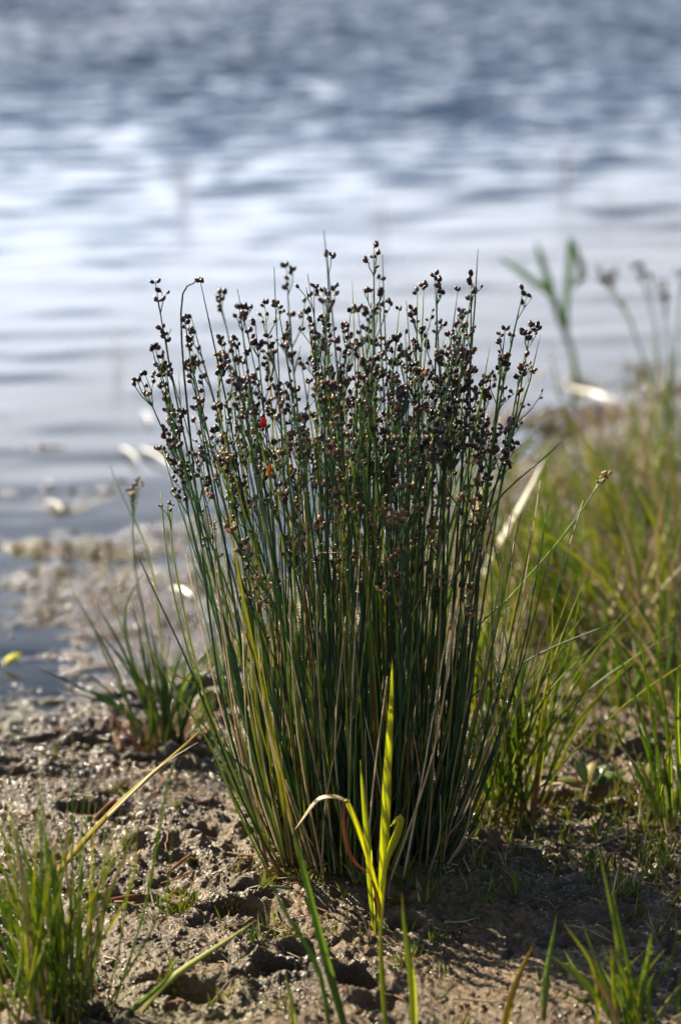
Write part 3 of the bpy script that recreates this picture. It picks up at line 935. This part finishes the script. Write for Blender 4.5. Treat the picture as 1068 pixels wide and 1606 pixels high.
strap(o, pp((540, 1256, -.014), (538, 1285, -.016), (543, 1325, -.016), (556, 1352, -.014), (578, 1370, -.012)), .0036, [(0, .8), (.5, 1), (.9, .6), (1, .05)], 'brown', .4, .5, Vector((.4, -1, .2)), part='withered_leaf')
strap(o, pp((548, 1258, -.013), (522, 1250, -.01), (498, 1256, -.006), (476, 1284, -.002), (462, 1302, 0)), .0042, [(0, .7), (.5, 1), (1, .05)], 'dry', .4, .1, Vector((0, -.5, 1)), part='withered_leaf')
strap(o, pp((598, 1440, -.002), (592, 1410, -.004), (585, 1385, -.005), (582, 1380, -.006)), .004, [(0, 1), (1, .3)], 'ochre', .4, .4, Vector((0, -1, .2)), part='leaf_sheath')

# single foreground shoots whose feet lie at or below the lower edge
def shoot(label, pl, wd, m_, base=None, mats=None, name='grass_shoot', round_=False):
    b0 = GR(*pl[0])
    o = thing(name, b0 - Vector((0, 0, .004)), label, 'grass')
    pts = [b0 - Vector((0, 0, .004))] + [P(a, c, b0.y + .006 * k) for k, (a, c) in enumerate(pl[1:], 1)]
    one_blade(o, pts, wd, r2, m_, round_=round_, fold=.4, face=rface(r2, .5))
    return o


shoot('wide blurred green blade rising from the lower edge left of the yellow shoot', [(552, 1640), (520, 1530), (482, 1400), (448, 1278)], .0062, 'grass')
shoot('thin green blade rising beside the wide blurred blade at the lower edge', [(520, 1632), (500, 1520), (440, 1420), (418, 1370)], .0034, 'grass')
shoot('straight olive stem with a blunt tip right of the yellow shoot', [(650, 1625), (644, 1520), (634, 1402)], .0055, 'grass')
shoot('slim upright blade directly below the yellow reed shoot', [(606, 1625), (600, 1500), (597, 1395)], .0040, 'grass')
shoot('tan tipped blade leaning right at the middle of the lower edge', [(785, 1625), (808, 1550), (832, 1478)], .0048, 'ochre')
shoot('upright green blade with blunt top standing alone at the lower right', [(852, 1600), (860, 1520), (867, 1435)], .0050, 'grass')
shoot('short green blade at the lower edge below the pits', [(462, 1610), (455, 1570), (452, 1520)], .0032, 'grass')

# clump at the lower right corner
fb = [[(985, 1606), (965, 1480), (945, 1335)], [(975, 1606), (930, 1520), (885, 1440)], [(990, 1606), (975, 1470), (962, 1370)], [(1000, 1606), (1020, 1500), (1018, 1460)],
      [(970, 1600), (920, 1550), (870, 1500)], [(985, 1600), (940, 1520), (905, 1440)], [(1030, 1606), (1050, 1500), (1060, 1420)], [(1040, 1606), (1062, 1540), (1085, 1460)],
      [(960, 1600), (905, 1565), (850, 1545)], {'p': [(1010, 1640), (1040, 1606), (1075, 1585)], 'm': 'pale', 'w': .005}]
fb += fan((980, 1606), 24, r2, 130, lean=-.25, spread=.9, foot=40)
clump('grass_clump', 'blurred loose grass clump with bent blades in the lower right corner', 'grass', (985, 1600), fb, r2, 'grass', width=.0034, dry=.15, depth=.04, spread=.03)

# tall grass at the right edge, middle
fb = [[(1042, 1300), (1025, 1130), (998, 960)], [(1052, 1305), (1045, 1150), (1030, 985)], [(1060, 1310), (1062, 1150), (1058, 1020)], [(1040, 1298), (1020, 1180), (980, 1060), (950, 1000)],
      [(1065, 1310), (1075, 1150), (1080, 990)], {'p': [(1045, 1300), (1010, 1220), (975, 1170)], 'm': 'dry', 'w': .002}, {'p': [(1040, 1300), (1000, 1240), (985, 1190)], 'm': 'dry', 'w': .002}]
fb += fan((1050, 1302), 10, r2, 210, lean=-.1, spread=.5, foot=25)
clump('grass_clump', 'tall upright grass blades at the right edge next to the broad leaved seedling', 'grass', (1050, 1300), fb, r2, 'grass', width=.0036, dry=.1)

# grass on the bank behind, right
r3 = random.Random(29)
BANK = [((800, 985), 24, 220, -.1, 'grass', 'grass clump right behind the clump beside the big tuft, at its foot bare mud'),
        ((868, 1000), 26, 240, -.25, 'grass', 'leaning grass clump behind the long slanting stem, rooted at the dark hollow'),
        ((930, 1012), 24, 260, -.35, 'grass', 'grass clump bent to the left at the dark hollow on the bank'),
        ((985, 1030), 26, 290, -.2, 'grass', 'blurred grass clump between the dark hollow and the tall edge blades'),
        ((1045, 1040), 28, 330, -.2, 'grass', 'dense blurred grass at the right edge of the bank'),
        ((840, 905), 18, 160, .05, 'grass', 'short grass clump by the bright bleached reed leaf'),
        ((905, 900), 20, 190, -.2, 'grass', 'yellowish grass clump in the middle of the blurred bank'),
        ((975, 905), 22, 230, -.1, 'grass', 'grass clump on the blurred bank under the pale reed stalk'),
        ((1050, 900), 24, 280, -.05, 'grass', 'tall blurred grass clump at the right edge, above the dense one'),
        ((870, 790), 14, 110, .0, 'grass', 'low far grass clump at the end of the narrow inlet'),
        ((960, 790), 18, 170, -.1, 'grass', 'far grass clump at the water edge below the glinting stalk'),
        ((1030, 780), 20, 240, -.05, 'grass', 'far tall grass clump near the water at the right edge'),
        ((770, 880), 12, 130, .1, 'grass', 'small grass clump peeping out right behind the big tuft'),
        ((735, 800), 12, 190, .05, 'grass', 'green blades standing behind the right side of the big tuft'),
        ((905, 1068), 14, 100, -.1, 'grass', 'low thin grass on the bare mud right of the big tuft'),
        ((985, 1105), 16, 150, -.2, 'grass', 'thin grass tuft on the mud above the broad leaved seedling'),
        ((765, 1040), 14, 170, .1, 'grass', 'thin grass showing between the big tuft and the clump on its right'),
        ((1060, 1140), 16, 260, -.15, 'grass', 'fine tall grass at the right edge behind the upright blades'),
        ((660, 830), 14, 330, .0, 'grass', 'tall grass hidden behind the seed heads of the big tuft')]
for (bp_, n_, h_, ln, m_, lb) in BANK:
    d_ = G(*bp_).y
    clump('grass_clump', lb, 'grass', bp_, fan(bp_, int(n_ * 1.0), r3, h_, lean=ln, spread=.75, foot=34, curve=.5), r3, m_, width=.0031, dry=.25, depth=.08, spread=.05, group='grass clumps on the bank behind the tuft')

shoot_y = GR(752, 905)
o = thing('bleached_reed_leaf', shoot_y, 'bright bleached reed leaf leaning on the bank right of the big tuft', 'reed leaf')
one_blade(o, [shoot_y - Vector((0, 0, .004)), P(788, 845, shoot_y.y - .06), P(820, 783, shoot_y.y - .12), P(853, 718, shoot_y.y - .17)], .0105, r3, 'pale', fold=.15, face=Vector((-.5, -.6, .6)))
b0 = GR(1005, 760)
o = thing('reed_stalk', b0, 'pale blurred reed stalk standing upright near the right edge', 'reed')
one_blade(o, [b0 - Vector((0, 0, .004)), P(1008, 700, b0.y), P(1020, 640, b0.y), P(1032, 598, b0.y)], .0075, r3, 'dry', round_=True)
one_blade(o, [P(1007, 700, b0.y), P(1012, 780, b0.y - .02), P(1022, 850, b0.y - .05)], .005, r3, 'dry')
b0 = GR(995, 690)
o = thing('grass_shoot', GR(905, 745), 'single tall curved green blade at the inlet, right of the seed heads', 'grass')
one_blade(o, [o.location.copy(), P(895, 680, o.location.y), P(878, 620, o.location.y), P(864, 540, o.location.y)], .0062, r3, 'grass')
b0 = GR(900, 905)
o = thing('straw', GR(890, 995), 'long brown straw arching over the blurred bank', 'straw')
one_blade(o, [o.location.copy(), P(950, 968, o.location.y), P(1010, 940, o.location.y + .04), P(1075, 900, o.location.y + .05)], .0028, r3, 'dry', round_=True)

# green reed in the water
b0 = GR(905, 600)
o = thing('reed_shoot', Vector((b0.x, b0.y, b0.z - .01)), 'blurred bright green reed with three spread leaves standing in the shallows', 'reed')
YB = b0.y
RP = [(0, .5), (.3, .8), (.6, 1), (.85, .8), (1, .15)]
one_blade(o, [o.location.copy(), P(898, 560, YB), P(885, 520, YB), P(880, 500, YB)], .011, r3, 'reed', round_=True, part='stalk')
strap(o, [P(893, 545, YB), P(868, 470, YB), P(835, 440, YB - .01), P(782, 404, YB - .02)], .012, RP, 'reed', .3, .5, Vector((.1, -1, .5)), part='leaf')
strap(o, [P(888, 530, YB), P(874, 490, YB), P(856, 430, YB), P(840, 378, YB)], .012, RP, 'reed', .3, .3, Vector((-.2, -1, .2)), part='leaf')
strap(o, [P(888, 535, YB), P(887, 480, YB), P(892, 420, YB), P(893, 372, YB)], .012, RP, 'reed', .3, .4, Vector((.2, -1, .2)), part='leaf')
strap(o, [P(893, 372, YB + .01), P(906, 405, YB), P(912, 430, YB - .02), P(898, 452, YB - .03)], .013, RP, 'reed', .3, .1, Vector((.2, -1, .2)), part='leaf')

# far rushes with dark heads at the right edge
r4 = random.Random(41)
b0 = GR(1045, 690)
o = thing('rush_clump', Vector((b0.x, b0.y, b0.z - .01)), 'far blurred rushes with dark round heads at the right edge by the water', 'rush')
for (tx, ty) in [(1044, 462), (1003, 432), (1062, 432), (975, 480), (1020, 520), (1055, 520), (960, 450)]:
    bb = Vector((o.location.x + r4.uniform(-.04, .04), o.location.y + r4.uniform(-.05, .05), o.location.z))
    stem(o, bb, [P((1045 + tx) / 2 + 6, (690 + ty) / 2, bb.y)], P(tx, ty, bb.y), r4, rad=.0020, head=.09 if ty < 470 else 0, dense=2.6, size=1.3, brown=.1)

# reeds far out in the lake
for (bp_, tips, lb) in [((287, 322), [(283, 232), (295, 236), (262, 245), (300, 250), (278, 262)], 'faint blurred reed standing far out in the water at upper left'),
                        ((885, 292), [(882, 210), (888, 216), (893, 232)], 'faint blurred reed far out in the water at upper right'),
                        ((598, 372), [(596, 258), (603, 268), (585, 300), (575, 312), (608, 310)], 'faint thin reeds in the water behind the tallest seed heads'),
                        ((955, 335), [(952, 268), (960, 280)], 'small faint reed far out near the right edge'),
                        ((182, 582), [(176, 500), (188, 512), (180, 530)], 'faint bent reed in the calm water at left')]:
    b0 = G(*bp_, z=WATER_Z)
    o = thing('water_reed', Vector((b0.x, b0.y, gz(b0.x, b0.y))), lb, 'reed', 'reeds standing far out in the water')
    for (tx, ty) in tips:
        bb = Vector((b0.x + r4.uniform(-.02, .02), b0.y + r4.uniform(-.02, .02), gz(b0.x, b0.y)))
        one_blade(o, [bb, P((bp_[0] + tx) / 2, (bp_[1] + ty) / 2, bb.y), P(tx, ty, bb.y)], .0026 if 'faint blurred' in lb else .0016, r4, 'dry')

# ------------------------------------------------------------------ small things
def leaf_shape(name, parent, c, d, nrm, L, W, m_, tint=.5, cup=.2, n=7, org=None):
    pts = [c + d * (L * k / (n - 1)) + nrm * (cup * L * math.sin(math.pi * k / (n - 1)) * .4) for k in range(n)]
    mb = MB(c if parent is None else (0, 0, 0))
    mb.ribbon(pts, [W * max(.06, math.sin(math.pi * min(.97, .05 + .92 * k / (n - 1))) ** .8) for k in range(n)], nrm, .22, tint=tint)
    return mb.build(name, m_, parent)


r5 = random.Random(53)
b0 = GR(925, 1238)
o = thing('seedling', b0, 'low broad leaved seedling with oval green leaves on the mud at right', 'plant')
for (tx, ty, L, W, m_) in [(905, 1200, .020, .010, 'broad'), (928, 1205, .018, .009, 'moss'), (955, 1228, .022, .010, 'broad'), (945, 1208, .018, .010, 'broad'), (880, 1225, .014, .007, 'moss'),
                           (890, 1240, .016, .008, 'brown'), (972, 1215, .014, .007, 'broad'), (912, 1250, .012, .006, 'moss'), (958, 1245, .013, .007, 'broad'), (872, 1240, .010, .006, 'dry')]:
    e = P(tx, ty, b0.y + r5.uniform(-.01, .015)) - b0
    e.z = max(e.z, .006)
    d = e.normalized()
    leaf_shape('leaf', o, e * .35, d, (Vector((0, -.5, 1)) + Vector((r5.gauss(0, .3), r5.gauss(0, .3), 0))).normalized(), max(L, e.length * .8), W * 1.2, m_, r5.random())
    mb = MB(); mb.tube([Vector((0, 0, -.002)), e * .2, e * .4], [.0007] * 3, 4, tint=.4); mb.build('leaf_stalk', 'broad', o)

b0 = G(22, 1047, WATER_Z)
tag(leaf_shape('fallen_leaf', None, b0 + Vector((-.010, 0, .004)), Vector((.8, .25, .38)).normalized(), Vector((-.2, -.8, .6)).normalized(), .020, .009, 'yellow', .6), 'small yellow leaf floating on the water at the left edge', 'leaf')
tag(leaf_shape('fallen_leaf', None, P(412, 672, TUFT.y - .02), Vector((0, 0, 1)), Vector((.5, -1, .1)), .009, .0045, 'red', .5), 'tiny red leaf caught among the stems of the big tuft', 'leaf')
tag(leaf_shape('fallen_leaf', None, P(420, 750, TUFT.y - .03), Vector((.15, 0, 1)), Vector((0, -1, .1)), .012, .0026, 'orange', .5), 'tiny orange leaf caught among the stems below the red one', 'leaf')
for (a, b_, wd, m_, lb) in [((192, 702), (220, 726), .005, 'wetstalk', 'shorter pale wet stalk glinting in the shallows left of the big tuft'), ((222, 704), (270, 730), .006, 'wetstalk', 'longer pale wet stalk glinting in the shallows close to the big tuft'),
                            ((890, 608), (975, 634), .0055, 'wetstalk', 'glinting wet stalk lying at the water edge below the green reed'), ((268, 922), (305, 938), .004, 'wetstalk', 'short pale stalk glinting at the mud edge left of the stems'),
                            ((72, 786), (100, 800), .0042, 'wetstalk', 'short wet stalk glinting on the brown weed in the shallows'), ((225, 646), (236, 664), .005, 'wetstalk', 'stubby pale stalk end glinting at the calm water edge')]:
    p, q = G(*a, z=WATER_Z + .006), G(*b_, z=WATER_Z + .006)
    mb = MB(p); mb.tube(bez([p, p.lerp(q, .5) + Vector((0, .004, .003)), q], 7), [wd * .30, wd * .4, wd * .42, wd * .42, wd * .4, wd * .38, wd * .28], 8, tint=.8)
    tag(mb.build('wet_stalk', m_), lb, 'stalk')
for (a, b_, wd, m_, lb) in [((715, 1218), (915, 1208), .0016, 'darkgrass', 'thin dark straw lying across the mud behind the right clump'), ((130, 1430), (240, 1408), .0034, 'brown', 'flat brown stick on the mud behind the lower left grass'),
                            ((150, 1288), (182, 1258), .0030, 'brown', 'short dark stick in the hollow at left'), ((262, 1375), (300, 1345), .0026, 'brown', 'small brown twig on the mud left of the big tuft'),
                            ((430, 1398), (476, 1390), .0016, 'brown', 'rust coloured dead leaf strip at the foot of the big tuft'), ((925, 1335), (1000, 1325), .0020, 'dry', 'thin dry straw on the shaded ground at right')]:
    p, q = GR(*a), GR(*b_)
    mid = p.lerp(q, .5); mid.z = max(gz(mid.x, mid.y) + .003, mid.z)
    up = Vector((0, 0, wd * .5 + .0015))
    mb = MB(p); c = bez([p + up, mid + up + Vector((r5.gauss(0, .003), 0, .002)), q + up], 8)
    mb.tube(c, [wd * .5 * r5.uniform(.8, 1.1) for _ in c], 6, tint=r5.random() * .6)
    tag(mb.build('straw' if 'straw' in lb else ('leaf_strip' if 'leaf' in lb else 'twig'), m_), lb, 'straw' if 'straw' in lb else ('dead leaf' if 'leaf' in lb else 'twig'))


# ------------------------------------------------------------------ uncountable cover
def scatter_mesh(name, material, items, label, cat=None):
    mb = MB()
    for it in items:
        it(mb)
    o = mb.build(name, material)
    o['kind'] = 'stuff'
    o['label'] = label
    if cat:
        o['category'] = cat
    return o


r6 = random.Random(67)


def sprout(x, y, h, lean, wd, mi, ti):
    def f(mb):
        b = Vector((x, y, gz(x, y) - .001))
        d = Vector((lean[0], lean[1], 1)).normalized()
        t = b + d * h
        mb.ribbon([b, b.lerp(t, .5) + Vector((0, 0, h * .05)), t], [wd, wd * .8, wd * .08], rface(r6), .4, tint=ti, mi=mi)
    return f


items = []
zones = [((940, 1275), 110, 45, 190, .7), ((980, 1240), 90, 30, 110, .8), ((1000, 1390), 80, 45, 130, .8), ((760, 1340), 130, 40, 90, .6), ((700, 1400), 120, 40, 60, .8), ((540, 1400), 50, 30, 36, .8),
         ((450, 1395), 50, 14, 50, .4), ((560, 1470), 90, 30, 36, .7), ((860, 1130), 90, 45, 150, 1.0), ((960, 1100), 90, 45, 160, 1.1), ((900, 1040), 150, 30, 300, 1.2), ((230, 1440), 40, 20, 30, .5), ((290, 1435), 30, 12, 26, .5),
         ((900, 960), 160, 60, 340, 1.5), ((960, 850), 130, 60, 400, 1.9), ((1000, 760), 90, 40, 300, 1.8), ((850, 820), 80, 70, 220, 1.4), ((960, 1200), 110, 60, 220, .9), ((1020, 1330), 60, 40, 200, .9), ((270, 1120), 60, 30, 50, .9), ((330, 1040), 40, 20, 40, 1.0), ((700, 930), 120, 60, 120, 1.0), ((640, 1480), 40, 24, 26, .7), ((240, 1450), 160, 90, 60, .4), ((640, 1580), 300, 40, 60, .5)]
for (c, sx, sy, n_, hs) in zones:
    cl = [(r6.gauss(c[0], sx), r6.gauss(c[1], sy)) for _ in range(max(3, n_ // 5))]
    for i in range(n_):
        q = r6.choice(cl)
        px, py = q[0] + r6.gauss(0, 7), q[1] + r6.gauss(0, 3)
        if py < 690 or py > 1640 or abs(px - 534) > 640:
            continue
        p = G(px, py)
        if gz(p.x, p.y) < WATER_Z + .004:
            continue
        items.append(sprout(p.x, p.y, r6.uniform(.008, .034) * hs, (r6.gauss(0, .35), r6.gauss(0, .35)), r6.uniform(.0010, .0022), 1 if r6.random() < .16 else 0, r6.random()))
scatter_mesh('short_grass', ['grass', 'dry'], items, 'short sprouting grass scattered over the mud')

items = []


def mosslet(x, y, s):
    def f(mb):
        z = gz(x, y)
        for k in range(9):
            an = r6.uniform(0, 6.28)
            b = Vector((x + math.cos(an) * s * r6.random(), y + math.sin(an) * s * r6.random(), z - .001))
            t = b + Vector((math.cos(an) * .002, math.sin(an) * .002, r6.uniform(.002, .006)))
            mb.ribbon([b, b.lerp(t, .6), t], [.0014, .0018, .0004], rface(r6), .3, tint=r6.random())
    return f


for (px, py, n_, s) in [(290, 1437, 14, 14), (300, 1350, 6, 10), (275, 1395, 8, 10), (430, 1390, 24, 22), (465, 1385, 24, 20), (480, 1400, 14, 20), (870, 1265, 18, 22), (930, 1255, 24, 30), (1000, 1265, 18, 30), (270, 1545, 16, 16),
                        (290, 1570, 14, 16), (460, 1470, 8, 12), (620, 1420, 10, 14), (90, 1185, 12, 30), (160, 1170, 12, 30), (60, 700, 30, 30), (110, 795, 24, 22), (100, 745, 20, 80), (60, 860, 20, 60), (900, 600, 30, 24), (1000, 575, 30, 30),
                        (1060, 610, 24, 30), (860, 665, 24, 50), (900, 760, 60, 60), (1000, 730, 50, 50), (960, 850, 60, 70), (860, 900, 40, 60), (255, 655, 12, 30), (190, 1245, 8, 20), (360, 1430, 6, 14)]:
    for i in range(n_):
        p = G(r6.gauss(px, s * .6), r6.gauss(py, s * .22))
        if gz(p.x, p.y) > WATER_Z - .001:
            items.append(mosslet(p.x, p.y, .004))
scatter_mesh('moss', 'moss', items, 'yellow green moss and weed in small patches on the mud')

items = []


def litter(x, y, L, an, wd, mi, ti):
    def f(mb):
        d = Vector((math.cos(an), math.sin(an), 0))
        pts = []
        for k in range(5):
            q = Vector((x, y, 0)) + d * (L * (k / 4 - .5)) + Vector((-d.y, d.x, 0)) * (L * .08 * math.sin(k * 1.3 + ti * 6))
            q.z = gz(q.x, q.y)
            pts.append(q)
        top = max(p.z for p in pts)
        for p in pts:
            p.z = (p.z + top) * .5 + wd * .5 + .0004
        mb.tube(pts, [wd * .4, wd * .5, wd * .5, wd * .45, wd * .2], 4, tint=ti, mi=mi)
    return f


for i in range(330):
    if i < 120:
        px, py = r6.gauss(566, 130), r6.gauss(1375, 40)
    else:
        px, py = r6.uniform(0, 1068), r6.uniform(1060, 1600)
    p = G(px, py)
    if gz(p.x, p.y) > WATER_Z + .003:
        items.append(litter(p.x, p.y, r6.uniform(.008, .05) * r6.uniform(.5, 1), r6.uniform(0, 3.14), r6.uniform(.0006, .0020), r6.choice((0, 1, 1, 2)), r6.random() * .7))
scatter_mesh('debris', ['dry', 'brown', 'darkgrass'], items, 'scraps of dead stem and root strewn over the mud')

# glossy wet grains put in to catch sun glints, some painted pale as glints
ph = (1 + 5 ** .5) / 2
IV = np.array([(-1, ph, 0), (1, ph, 0), (-1, -ph, 0), (1, -ph, 0), (0, -1, ph), (0, 1, ph), (0, -1, -ph), (0, 1, -ph), (ph, 0, -1), (ph, 0, 1), (-ph, 0, -1), (-ph, 0, 1)]) / math.hypot(1, ph)
IF = np.array([(0, 11, 5), (0, 5, 1), (0, 1, 7), (0, 7, 10), (0, 10, 11), (1, 5, 9), (5, 11, 4), (11, 10, 2), (10, 7, 6), (7, 1, 8), (3, 9, 4), (3, 4, 2), (3, 2, 6), (3, 6, 8), (3, 8, 9), (4, 9, 5), (2, 4, 11), (6, 2, 10), (8, 6, 7), (9, 8, 1)])
rg = np.random.default_rng(8)
gxs, gys, grs = [], [], []


def glint_grit_zone(px0, px1, py0, py1, n, r0, r1_):
    px, py = rg.uniform(px0, px1, n), rg.uniform(py0, py1, n)
    for a, b in zip(px, py):
        p = G(a, b, WATER_Z * .6)
        gxs.append(p.x); gys.append(p.y)
    grs.extend(rg.uniform(0, 1, n) ** 2.2 * (r1_ - r0) + r0)


glint_grit_zone(-40, 420, 1060, 1250, 6500, .0006, .0025)
glint_grit_zone(-40, 480, 1250, 1620, 6000, .0005, .0021)
glint_grit_zone(480, 1100, 1400, 1640, 1400, .0004, .0018)
glint_grit_zone(700, 1110, 1000, 1400, 1500, .0005, .0022)
glint_grit_zone(760, 1110, 690, 1000, 1700, .0011, .0042)
glint_grit_zone(-40, 420, 690, 1060, 1100, .0009, .0036)
glint_grit_zone(400, 800, 700, 1000, 500, .0010, .0030)
gxs, gys, grs = np.array(gxs), np.array(gys), np.array(grs)
gzz = ground_z(gxs, gys)
keep = gzz + grs * .9 > WATER_Z
keep &= gnoise(gxs * 18, gys * 18, 91) > rg.uniform(-.5, .25, len(gxs))
gxs, gys, grs, gzz = gxs[keep], gys[keep], grs[keep], gzz[keep]
n = len(gxs)
sc3 = grs[:, None] * rg.uniform(.6, 1.25, (n, 3)) * np.array([1.15, 1.15, .8])
V = IV[None] * sc3[:, None] * rg.uniform(.85, 1.15, (n, 12, 1)) + np.column_stack([gxs, gys, gzz + grs * .25])[:, None]
F = (IF[None] + (np.arange(n) * 12)[:, None, None]).reshape(-1, 3)
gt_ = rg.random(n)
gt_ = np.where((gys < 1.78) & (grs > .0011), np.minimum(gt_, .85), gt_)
me = bpy.data.meshes.new('glint_grit')
me.vertices.add(n * 12); me.vertices.foreach_set('co', V.astype(np.float32).ravel())
me.loops.add(F.size); me.loops.foreach_set('vertex_index', F.astype(np.int32).ravel())
me.polygons.add(len(F)); me.polygons.foreach_set('loop_start', np.arange(0, F.size, 3, dtype=np.int32))
me.update(calc_edges=True)
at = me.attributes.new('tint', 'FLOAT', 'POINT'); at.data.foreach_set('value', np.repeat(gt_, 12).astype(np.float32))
o = link('glint_grains', me, 'glint_grit')
o['kind'] = 'stuff'
o['label'] = 'wet grains and crumbs of mud on the shore, some coloured pale as sun glints'
